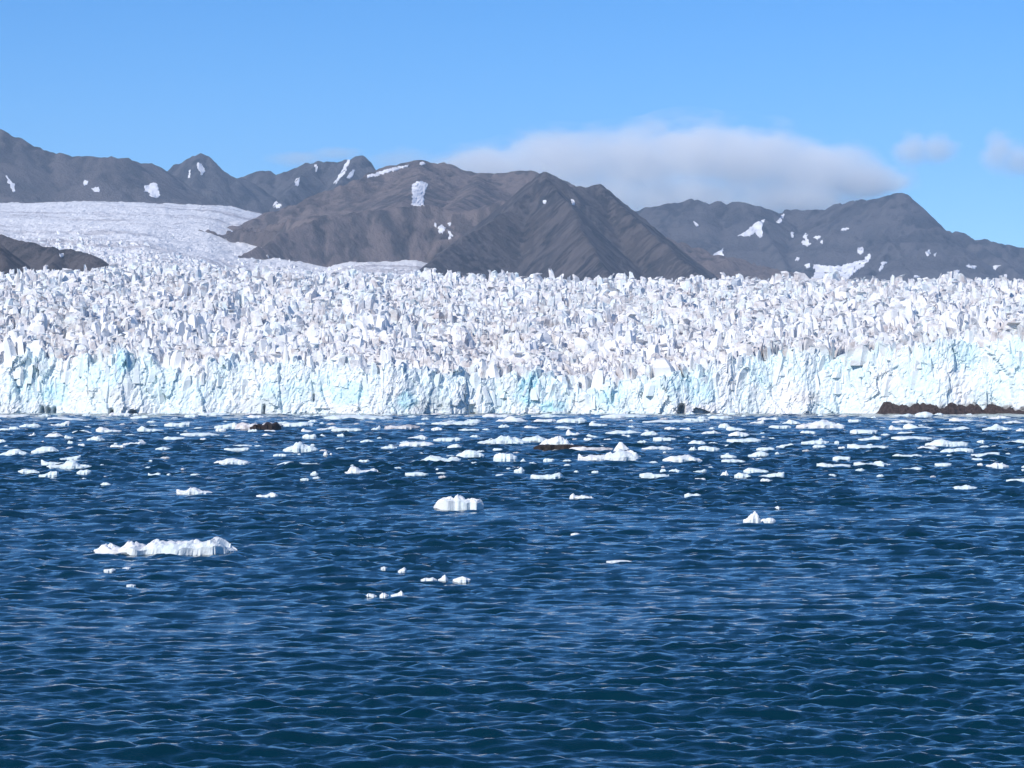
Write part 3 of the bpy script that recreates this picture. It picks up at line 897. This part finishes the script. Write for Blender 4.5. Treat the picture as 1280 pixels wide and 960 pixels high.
MAIN = [
    (87, 587, 57, [1, 3, 4, 5, 6, 11, 12, 11, 5, 4, 3, 2], C, 'flat floe with a round dome in its middle, far left'),
    (56, 568, 34, [2, 3, 7, 9, 10, 10, 10, 8, 3], C, 'flat-topped floe behind the domed floe at far left'),
    (18, 571, 37, [2, 4, 6, 8, 9, 10, 8, 5, 2], C, 'wedge floe cut by the left picture edge'),
    (88, 576, 26, [1, 2, 3, 4, 5, 6], C, 'thin sliver floe just behind the far left dome'),
    (66, 583, 30, [7, 5, 4, 5, 4, 3, 4, 2], C, 'lumpy low floe touching the left of the far left dome'),
    (36, 594, 27, [4, 6, 7, 6, 6, 4, 2], C, 'low floe in front of the wedge floe by the left edge'),
    (61, 598, 25, [2, 3, 5, 9, 8, 8], C, 'floe rising to a lump on the right, nearest of the far left cluster'),
    (105, 594, 18, [2, 5, 5, 6, 4], C, 'short floe in front of the far left dome'),
    (193, 597, 16, [4, 3, 3, 5, 4], C, 'small lone floe between the far left cluster and the bright lens floe'),
    (290, 582, 46, [1, 4, 6, 7, 8, 8, 7, 6, 4, 2], M_FLOE, 'bright lens-shaped floe in open water left of centre'),
    (376, 566, 45, [2, 6, 8, 9, 13, 14, 13, 9, 8, 7, 5, 2], C, 'thick slab floe capped by a low dome, left of centre'),
    (374, 585, 56, [2, 5, 7, 6, 5, 5, 5, 4, 4, 2], C, 'long flat floe in front of the dome-capped slab'),
    (350, 572, 17, [2, 4, 4, 4, 3], C, 'thin short floe between dome-capped slab and lens floe'),
    (296, 565, 32, [3, 4, 3, 4, 4, 5, 4], C, 'thin flat floe behind the bright lens floe'),
    (303, 560, 24, [2, 3, 3, 3, 2], C, 'narrow strip of ice directly behind the thin flat floe'),
    (250, 546, 50, [2, 4, 4, 4, 4, 5, 4, 3, 1], C, 'long narrow straight floe in front of the brown dusty floe'),
    (218, 551, 27, [2, 5, 4, 4, 4, 3], C, 'short flat floe at the left end of the long narrow straight floe'),
    (222, 534, 33, [4, 6, 5, 5, 7, 6], C, 'square-ended white floe left of the brown dusty floe'),
    (283, 536, 30, [2, 4, 5, 5, 7, 9, 6], C, 'white floe butting against the left of the brown dusty floe'),
    (372, 534, 40, [3, 5, 6, 6, 7, 7, 5], C, 'pale floe butting against the right of the brown dusty floe'),
    (205, 564, 22, [2, 4, 5, 3, 1], C, 'small wedge floe between the far left cluster and the lens floe'),
    (452, 594, 42, [1, 3, 10, 11, 8, 5, 4, 4, 5, 7, 7, 2], M_FLOE, 'floe with a round hump left and a smaller one right'),
    (521, 596, 29, [3, 4, 4, 4, 3, 2], C, 'thin straight floe right of the two-humped floe'),
    (521, 559, 44, [1, 4, 6, 7, 6, 6, 7, 5, 3], M_FLOE, 'bright flat floe with a smaller domed floe right behind it'),
    (522, 550, 26, [1, 2, 3, 4, 6, 5, 2], M_FLOE, 'small domed floe close behind a bright flat floe'),
    (545, 580, 62, [1, 2, 3, 5, 10, 9, 9, 6, 5, 8, 7, 5], C, 'ragged long floe joined end to end with a higher one on its right'),
    (588, 573, 36, [2, 5, 8, 12, 11, 9, 8, 6, 3], C, 'peaked floe joined to the right end of the ragged long floe'),
    (568, 562, 18, [2, 5, 7, 6, 3], C, 'small grey-blue triangular floe behind the peaked floe'),
    (560, 552, 36, [2, 3, 4, 4, 4, 5, 3], C, 'thin broken strip of ice right of the small domed floe'),
    (448, 525, 86, [3, 6, 7, 7, 6, 6, 5, 4, 2], C, 'very long flat sheet of ice lying under the cliff left of centre'),
    (570, 532, 62, [2, 4, 4, 4, 4, 5, 6, 8, 7], C, 'long sheet of ice under the cliff, right of the very long sheet'),
    (434, 540, 40, [2, 4, 5, 4, 4, 3], C, 'flat floe directly in front of the very long sheet'),
    (630, 556, 66, [1, 3, 4, 6, 8, 12, 12, 10, 8, 6, 4, 2], C, 'broad low mounded floe left of the dark-bottomed floe'),
    (667, 554, 38, [2, 5, 7, 7, 8, 10, 8, 5, 2], C, 'mounded floe squeezed behind the dark-bottomed floe'),
    (762, 577, 78, [9, 5, 7, 7, 7, 8, 8, 9, 12, 15, 16, 15, 12, 8, 4], M_FLOE, 'large white humped floe in front of the dark-bottomed floe'),
    (777, 566, 20, [3, 9, 14, 15, 11, 7, 4], M_FLOE, 'knobbly ice lump rising behind the large humped floe'),
    (632, 578, 30, [6, 11, 12, 12, 11, 10, 8, 5], C, 'compact thick floe left of the large humped floe'),
    (649, 592, 13, [2, 4, 8, 3], C, 'tiny pointed floe below the compact thick floe'),
    (684, 600, 41, [4, 5, 4, 4, 6, 4, 6, 8, 2], C, 'low floe with raised right tip below the dark-bottomed floe'),
    (853, 579, 49, [3, 5, 8, 8, 9, 10, 9, 8, 5, 2], M_FLOE, 'smooth loaf-shaped floe right of the large humped floe'),
    (818, 599, 37, [5, 7, 6, 5, 5, 5, 3], C, 'low floe in front of and left of the loaf-shaped floe'),
    (911, 574, 20, [4, 5, 5, 4, 2], C, 'upper one of two stacked thin slabs right of the loaf floe'),
    (917, 580, 30, [4, 5, 5, 4, 4, 2], C, 'lower one of two stacked thin slabs right of the loaf floe'),
    (945, 593, 31, [4, 7, 7, 6, 5, 4, 2], C, 'rear floe of the close trio right of the loaf floe'),
    (964, 599, 33, [2, 3, 4, 5, 6, 8, 7], C, 'front floe of the close trio, raised at its right'),
    (929, 599, 22, [3, 7, 6, 4, 2], C, 'leftmost floe of the close trio right of the loaf floe'),
    (866, 622, 21, [3, 5, 3, 4, 2], C, 'faint small floe alone below the loaf-shaped floe'),
    (924, 547, 27, [3, 5, 8, 6, 5, 3], M_FLOE, 'small bright domed floe right of centre in the belt'),
    (930, 554, 43, [4, 5, 4, 5, 6, 5, 4], C, 'flat floe just in front of the small bright domed floe'),
    (886, 565, 27, [4, 7, 7, 6, 5, 3], C, 'small thick floe behind the loaf-shaped floe'),
    (831, 552, 29, [4, 5, 5, 4, 3], C, 'flat short floe midway between humped floe and bright domed floe'),
    (948, 572, 26, [2, 3, 6, 8, 6, 3], C, 'crumbly floe behind the close trio'),
    (1026, 536, 62, [3, 5, 7, 8, 12, 13, 10, 8, 5, 3], M_FLOE, 'bright high-backed floe under the cliff, left of the brown bank'),
    (1080, 543, 35, [4, 6, 6, 5, 6, 5], C, 'flat floe at the right end of the bright high-backed floe'),
    (1019, 556, 35, [2, 3, 4, 5, 6, 4, 3], C, 'low floe below the bright high-backed floe'),
    (1085, 562, 51, [6, 6, 4, 4, 4, 4, 3], C, 'long thin floe with a thicker left end, below the brown bank'),
    (1087, 552, 29, [2, 3, 4, 7, 4], C, 'small peaked floe behind the long thin floe'),
    (1052, 577, 22, [4, 6, 5, 5], C, 'short slab at the back of a loose ring of ice at right'),
    (1042, 586, 42, [5, 7, 5, 3, 4, 4, 3], C, 'curved floe forming the front of a loose ring of ice'),
    (1090, 584, 46, [4, 5, 4, 4, 3, 8, 3, 2], C, 'thin floe with a thorn near its right end'),
    (1138, 590, 29, [2, 3, 3, 5, 4], C, 'sliver of ice right of the thorned floe'),
    (1140, 551, 51, [4, 5, 5, 5, 4, 3], C, 'long straight floe left of a thick cluster at far right'),
    (1184, 559, 54, [3, 6, 10, 9, 7, 6, 6, 4], C, 'thickest floe of the cluster at far right'),
    (1196, 568, 42, [3, 6, 7, 7, 7, 5], C, 'smooth floe in front of the thickest far right floe'),
    (1231, 572, 37, [3, 3, 4, 5, 6, 5], C, 'tapering floe right of the smooth far right floe'),
    (1134, 573, 38, [2, 5, 3, 3, 4, 2], C, 'wavy thin floe left of the smooth far right floe'),
    (1155, 522, 22, [4, 7, 8, 8, 7, 4], C, 'pale rounded ice block in front of the brown debris bank'),
    (1246, 539, 36, [3, 4, 6, 10, 7, 5, 3], C, 'triangular floe below the right end of the brown bank'),
    (1272, 556, 30, [2, 4, 6, 6, 6], C, 'floe cut by the right picture edge, above the lone right pair'),
    (1247, 586, 29, [2, 4, 7, 5, 4, 2], M_FLOE, 'bright small floe near the right picture edge'),
    (1179, 584, 21, [3, 4, 4, 3], C, 'thin floe left of the bright small floe by the right edge'),
    (1271, 605, 26, [3, 5, 5, 6], C, 'nearest thin floe at the right picture edge'),
    (1206, 612, 31, [2, 4, 3, 5, 3, 2], C, 'faint ragged floe on open water at far right'),
]
LANDMARKS = []
for (u, v, w, p, m_, lb) in MAIN:
    floe(u, v, w, p, m_, lb, group=G_MAIN)

# two floes that carry dark silt
def silt_base(parent, w, d, u, v, prof, seed):
    me = floe_mesh(w, prof, d, seed, 30, 7, 0.8)
    me.materials.append(M_SILT)
    o = obj('silt_base', me, None, parent)
    return o


f1 = floe(697, 564, 46, [2, 8, 11, 13, 14, 16, 16, 12, 6, 4, 2], M_FLOE, 'white floe riding on a flat black-brown silty base, centre right', depth=0.5, nx=36, free=0.5)
f1.location.z += 0.55; f1.name = 'ice_top'
k1 = floe_y(566) / FPX
b1 = silt_base(f1, 74 * k1, 46 * k1 * 0.75, 0, 0, [x * k1 for x in (3, 6, 7, 7, 7, 7, 6, 6, 5, 3)], 5)
b1.location = (6 * k1, -0.8, -0.45)
f2 = floe(738, 565, 56, [2, 5, 6, 6, 5, 5, 5, 5, 4, 3], M_FLOE_DIRTY, 'grey dusty strip of ice tailing the silty-based floe', depth=0.35)
f3 = floe(324, 538, 60, [5, 11, 9, 8, 9, 7, 9, 11, 10, 9, 5], M_FLOE_DIRTY, 'brown dusty floe with a dark muddy side, left of centre', depth=0.5, nx=40)
k3 = floe_y(538) / FPX
b3 = silt_base(f3, 40 * k3, 30 * k3, 0, 0, [x * k3 for x in (3, 5, 7, 6, 9, 8, 9, 4)], 9)
b3.location = (8 * k3, -2.0, 0)
for top_, base_ in ((f1, b1), (f3, b3)):
    e = bpy.data.objects.new('silty_ice_floe', None)
    COL.objects.link(e)
    e.location = (top_.location.x, top_.location.y, 0)
    tag(e, top_['label'], top_['category'])
    del top_['label']; del top_['category']
    off = top_.location - e.location
    top_.name = 'ice_top'
    top_.parent = e; top_.location = off
    base_.parent = e; base_.location = base_.location + off
    for L in WATER_FLOES:
        if L[0] is top_: L[0] = e
floe(503, 537, 44, [3, 5, 4, 6, 7, 6, 3], M_FLOE_DIRTY, 'pinkish dusty floe in front of the long sheets under the cliff')
SHORT = {'long low white floe, largest': 'long nearest floe', 'blocky grey-white': 'blocky central chunk', 'small upright pointed': 'pointed upright chunk', 'thin floe with a square lump': 'square-lump floe',
         'flat floe with a round dome': 'far left domed floe', 'flat-topped floe behind': 'far left flat-topped floe', 'wedge floe cut': 'wedge floe at the left edge', 'bright lens': 'bright lens floe',
         'thick slab floe capped': 'dome-capped slab', 'long narrow straight': 'long narrow straight floe', 'square-ended': 'square-ended floe', 'small wedge floe': 'small wedge floe',
         'brown dusty floe with': 'brown dusty floe', 'pale floe butting': 'pale floe by the brown one', 'floe with a round hump left': 'two-humped floe', 'bright flat floe with': 'bright flat floe',
         'ragged long floe': 'ragged long floe', 'very long flat sheet': 'very long sheet under the cliff', 'long sheet of ice under': 'long right-hand sheet', 'broad low mounded': 'broad mounded floe',
         'white floe riding': 'silty-based floe', 'large white humped': 'large humped floe', 'compact thick': 'compact thick floe', 'smooth loaf': 'loaf-shaped floe', 'lower one of two': 'two stacked slabs',
         'rear floe of the close trio': 'close trio', 'small bright domed': 'small bright domed floe', 'flat short floe midway': 'flat short floe at mid right', 'bright high-backed': 'bright high-backed floe',
         'long thin floe with a thicker': 'long thin thick-ended floe', 'curved floe': 'loose ring of ice', 'thin floe with a thorn': 'thorned floe', 'thickest floe': 'thickest far right floe',
         'pale rounded ice block': 'rounded block by the bank', 'triangular floe below': 'triangular floe at far right', 'floe cut by the right': 'floe cut by the right edge', 'bright small floe near': 'bright small floe by the right edge',
         'pinkish dusty': 'pinkish dusty floe', 'low floe with raised right tip': 'floe with a raised right tip', 'small grey-blue': 'small grey-blue triangular floe'}
LANDMARKS = []
for L in WATER_FLOES:
    for key, short in SHORT.items():
        if L[4] and L[4].startswith(key):
            LANDMARKS.append(L[:4] + [short])


def place_words(u, v):
    best = min(LANDMARKS, key=lambda L: max(0, abs(L[1] - u) - L[3] * 0.4) * 0.7 + abs(L[2] - v) * 2.5)
    du, dv = u - best[1], v - best[2]
    side = ('left of' if du < 0 else 'right of') if abs(du) > 0.45 * best[3] else ('behind' if dv < 0 else 'in front of')
    return f'{side} the {best[4]}'


def number_labels(seen):
    for lab, items in seen.items():
        if len(items) < 2:
            continue
        items.sort(key=lambda L: L[1])
        words = {2: ['left', 'right'], 3: ['leftmost', 'middle', 'rightmost']}.get(len(items)) or ['leftmost'] + ['second', 'third', 'fourth', 'fifth', 'sixth', 'seventh', 'eighth', 'ninth', 'tenth', 'eleventh', 'twelfth', 'thirteenth', 'fourteenth', 'fifteenth', 'sixteenth'][:len(items) - 2] + ['rightmost']
        for w_, L in zip(words, items):
            L[0]['label'] = w_ + ' ' + lab


# smaller ones, each told by the larger floe it lies next to
SMALL = [(38, 535, 28, 7), (76, 533, 25, 7), (68, 548, 24, 8), (102, 543, 25, 7), (120, 552, 23, 7), (136, 541, 32, 9), (188, 540, 33, 7), (168, 557, 29, 6), (147, 562, 19, 5), (88, 526, 56, 6),
         (86, 549, 11, 5), (88, 556, 7, 4), (102, 559, 9, 4), (3, 554, 9, 4), (40, 546, 9, 5), (5, 540, 15, 4), (18, 538, 14, 4), (132, 608, 13, 4), (333, 547, 15, 5), (384, 541, 15, 5),
         (276, 540, 13, 4), (316, 541, 12, 4), (337, 541, 15, 3), (254, 551, 8, 3), (239, 522, 17, 4), (320, 523, 21, 4), (387, 549, 18, 6), (393, 595, 10, 5), (459, 554, 18, 5), (486, 562, 20, 5),
         (546, 539, 14, 5), (470, 538, 12, 6), (410, 538, 28, 6), (403, 547, 9, 5), (426, 547, 9, 4), (407, 571, 6, 8), (416, 571, 8, 5), (455, 579, 14, 3), (586, 540, 26, 4), (654, 579, 8, 5),
         (686, 578, 14, 4), (622, 565, 12, 4), (717, 545, 19, 8), (740, 548, 16, 6), (735, 552, 11, 4), (782, 548, 13, 4), (760, 552, 11, 3), (780, 543, 46, 6), (702, 537, 31, 5), (715, 529, 38, 6),
         (748, 533, 23, 7), (681, 528, 28, 4), (640, 528, 40, 8), (630, 535, 14, 5), (665, 536, 20, 5), (685, 522, 42, 5), (780, 523, 58, 6), (744, 593, 9, 3), (843, 592, 14, 6), (829, 592, 8, 4),
         (875, 592, 17, 5), (875, 603, 14, 4), (957, 604, 13, 4), (906, 597, 11, 7), (872, 557, 24, 7), (866, 564, 10, 5), (812, 545, 22, 7), (822, 563, 40, 5), (889, 543, 24, 5), (920, 539, 25, 7),
         (913, 560, 14, 5), (957, 564, 23, 4), (984, 561, 27, 6), (947, 531, 20, 8), (856, 539, 15, 4), (838, 538, 15, 4), (838, 529, 70, 5), (975, 536, 28, 4), (990, 531, 24, 7), (905, 536, 14, 7),
         (870, 527, 34, 4), (1128, 521, 26, 5), (1122, 538, 22, 6), (1148, 537, 38, 8), (1192, 538, 40, 5), (1205, 527, 37, 5), (1266, 530, 26, 5), (1024, 561, 17, 4), (1046, 556, 6, 4), (1052, 562, 9, 3),
         (1132, 544, 22, 4), (1160, 563, 26, 4), (1160, 569, 16, 3), (1221, 577, 15, 3), (1226, 555, 10, 4), (1225, 585, 7, 5), (1190, 573, 14, 4), (1276, 562, 8, 3), (1068, 528, 16, 4), (1130, 529, 30, 5),
         (1276, 540, 12, 5), (1252, 524, 30, 5), (15, 522, 44, 4), (150, 520, 28, 4), (175, 524, 24, 4), (268, 520, 40, 4), (620, 522, 34, 4), (900, 524, 30, 4), (960, 526, 26, 4), (1010, 543, 20, 4)]
r = np.random.default_rng(77)
SHAPE_WORD = [('lumpy', LUMP), ('domed', DOME), ('flat', SLAB), ('right-heavy', RIGHT), ('left-heavy', LEFT)]
seen = {}
for (u, v, w, h) in SMALL:
    word, p = SHAPE_WORD[int(r.integers(5))]
    if h <= 4: word, p = 'thin', SLAB
    lab = f'{"small" if w < 20 else "middling"} {word} ice floe {place_words(u, v)}'
    floe(u, v, w, [x * r.uniform(.75, 1.15) for x in sc(p, h)], C if r.random() < .7 else M_FLOE, lab, nx=14 if w < 25 else 20, depth=0.6, group='smaller floes between the larger ones')
    seen.setdefault(lab, []).append(WATER_FLOES[-1])
number_labels(seen)

# tiny scraps
seen = {}
n_t = 0
while n_t < 185:
    u = r.uniform(-15, 1295)
    v = 518.5 + 85 * r.random() ** 2.4
    w = r.uniform(4, 13) * (1.25 if v < 535 else 1)
    if any(abs(L[1] - u) < (L[3] + w) * 0.5 and abs(L[2] - v) < 3.5 for L in WATER_FLOES):
        continue
    floe(u, v, w, sc(LUMP, r.uniform(1.6, 3.6)), C if r.random() < .75 else M_FLOE_DIRTY, 'tiny scrap of brash ice ' + place_words(u, v), name='brash_ice', nx=9, cat='ice scrap', group='tiny brash scraps near the cliff')
    n_t += 1
    seen.setdefault(WATER_FLOES[-1][4], []).append(WATER_FLOES[-1])
number_labels(seen)

# ------------------------------------------------------------------ haze over the fjord
def build_haze():
    m = bpy.data.materials.new('haze')
    m.use_nodes = True
    nt = m.node_tree
    nt.nodes.clear()
    v = nt.nodes.new('ShaderNodeVolumePrincipled')
    v.inputs['Color'].default_value = (0.58, 0.77, 1.0, 1)
    v.inputs['Density'].default_value = 3.7e-5
    v.inputs['Anisotropy'].default_value = 0.0
    out = nt.nodes.new('ShaderNodeOutputMaterial')
    nt.links.new(v.outputs[0], out.inputs['Volume'])
    bm = bmesh.new()
    bmesh.ops.create_cube(bm, size=1.0)
    for p in bm.verts:
        p.co = Vector((p.co.x * 27000, 5200 + p.co.y * 17400, -101 + (p.co.z + 0.5) * 1201))
    me = bpy.data.meshes.new('haze'); bm.to_mesh(me); bm.free()
    tag(obj('haze', me, m), 'thin blue haze over fjord, glacier and mountains', 'haze', kind='stuff')


build_haze()

# ------------------------------------------------------------------ clouds behind the range
def cloud(label, Y, blobs, density, depth, seed, nscale, thr):
    me = bpy.data.meshes.new('cloud')
    bm = bmesh.new()
    us = [b[0] for b in blobs]
    c0 = Vector(P(sum(us) / len(us), sum(b[1] for b in blobs) / len(blobs), Y))
    k = Y / FPX
    for (u, v, ru, rv) in blobs:
        c = Vector(P(u, v, Y)) - c0
        mt = Matrix.Translation(c) @ Matrix.Diagonal((ru * k, depth * k * (0.6 + 0.4 * rv / 60), rv * k, 1))
        bmesh.ops.create_icosphere(bm, subdivisions=3, radius=1.0, matrix=mt)
    bm.to_mesh(me); bm.free()
    m = bpy.data.materials.new('cloud_vapour')
    m.use_nodes = True
    nt = m.node_tree
    nt.nodes.clear()
    tc = nt.nodes.new('ShaderNodeTexCoord')
    fields = []
    for (u, v, ru, rv) in blobs:
        c = Vector(P(u, v, Y)) - c0
        mp = nt.nodes.new('ShaderNodeMapping'); mp.vector_type = 'TEXTURE'
        mp.inputs['Location'].default_value = c
        mp.inputs['Scale'].default_value = (ru * k, depth * k * (0.6 + 0.4 * rv / 60), rv * k)
        nt.links.new(tc.outputs['Object'], mp.inputs['Vector'])
        ln = nt.nodes.new('ShaderNodeVectorMath'); ln.operation = 'LENGTH'
        nt.links.new(mp.outputs[0], ln.inputs[0])
        f = nt.nodes.new('ShaderNodeMapRange'); f.inputs[1].default_value = 1.0; f.inputs[2].default_value = 0.0
        f.clamp = True
        nt.links.new(ln.outputs['Value'], f.inputs[0])
        fields.append(f.outputs[0])
    acc = fields[0]
    for f in fields[1:]:
        mx = nt.nodes.new('ShaderNodeMath'); mx.operation = 'SMOOTH_MAX'; mx.inputs[2].default_value = 0.25
        nt.links.new(acc, mx.inputs[0]); nt.links.new(f, mx.inputs[1]); acc = mx.outputs[0]
    n = noise(nt, mapped(nt, (nscale / (1000), nscale / 1000, nscale / 600)), 1.0, 7, 0.6)
    a = nt.nodes.new('ShaderNodeMath'); a.operation = 'MULTIPLY_ADD'; a.inputs[1].default_value = 2.2; a.inputs[2].default_value = -1.05
    nt.links.new(n, a.inputs[0])
    s = nt.nodes.new('ShaderNodeMath'); s.operation = 'MULTIPLY'
    nt.links.new(a.outputs[0], s.inputs[0]); s.inputs[1].default_value = 1.0
    t = nt.nodes.new('ShaderNodeMath'); t.operation = 'ADD'
    nt.links.new(acc, t.inputs[0]); nt.links.new(s.outputs[0], t.inputs[1])
    g = nt.nodes.new('ShaderNodeMath'); g.operation = 'MULTIPLY'
    edge = nt.nodes.new('ShaderNodeMapRange'); edge.interpolation_type = 'SMOOTHSTEP'
    edge.inputs[1].default_value = thr; edge.inputs[2].default_value = thr + 0.45; edge.inputs[4].default_value = density
    nt.links.new(t.outputs[0], edge.inputs[0])
    rim = nt.nodes.new('ShaderNodeMapRange'); rim.inputs[2].default_value = 0.8
    nt.links.new(acc, rim.inputs[0])
    nt.links.new(edge.outputs[0], g.inputs[0]); nt.links.new(rim.outputs[0], g.inputs[1])
    v = nt.nodes.new('ShaderNodeVolumePrincipled')
    v.inputs['Color'].default_value = (0.995, 0.998, 1.0, 1)
    v.inputs['Anisotropy'].default_value = -0.5
    nt.links.new(g.outputs[0], v.inputs['Density'])
    out = nt.nodes.new('ShaderNodeOutputMaterial')
    nt.links.new(v.outputs[0], out.inputs['Volume'])
    me.materials.append(m)
    o = obj('cloud', me)
    o.location = c0
    rm = o.modifiers.new('merge', 'REMESH'); rm.mode = 'VOXEL'; rm.voxel_size = 7 * k
    tag(o, label, 'cloud')
    return o


cloud('long soft grey-white cloud bank behind the central mountains', 16500,
      [(615, 212, 100, 40), (700, 204, 110, 54), (790, 202, 110, 58), (860, 190, 100, 58), (930, 198, 110, 60), (1010, 216, 110, 52), (1075, 228, 80, 36), (720, 246, 170, 46), (860, 250, 150, 48), (990, 250, 130, 44)], 0.0085, 90, 1, 3.2, 0.10)
cloud('small grey cloud puff above the blunt right summit', 16200, [(1140, 185, 36, 28), (1172, 186, 36, 26)], 0.009, 34, 2, 4.0, 0.12)
cloud('grey cloud puff at the right picture edge', 16400, [(1248, 188, 34, 34), (1275, 200, 36, 30)], 0.008, 34, 3, 4.0, 0.12)
cloud('faint thin wisp of cloud above the jagged left ridge', 16300, [(375, 198, 54, 14), (420, 192, 44, 12)], 0.006, 30, 4, 4.0, 0.05)
cloud('faint wisp of cloud beside the dome summit', 16600, [(500, 200, 60, 22), (550, 208, 50, 20)], 0.005, 30, 5, 4.0, 0.05)
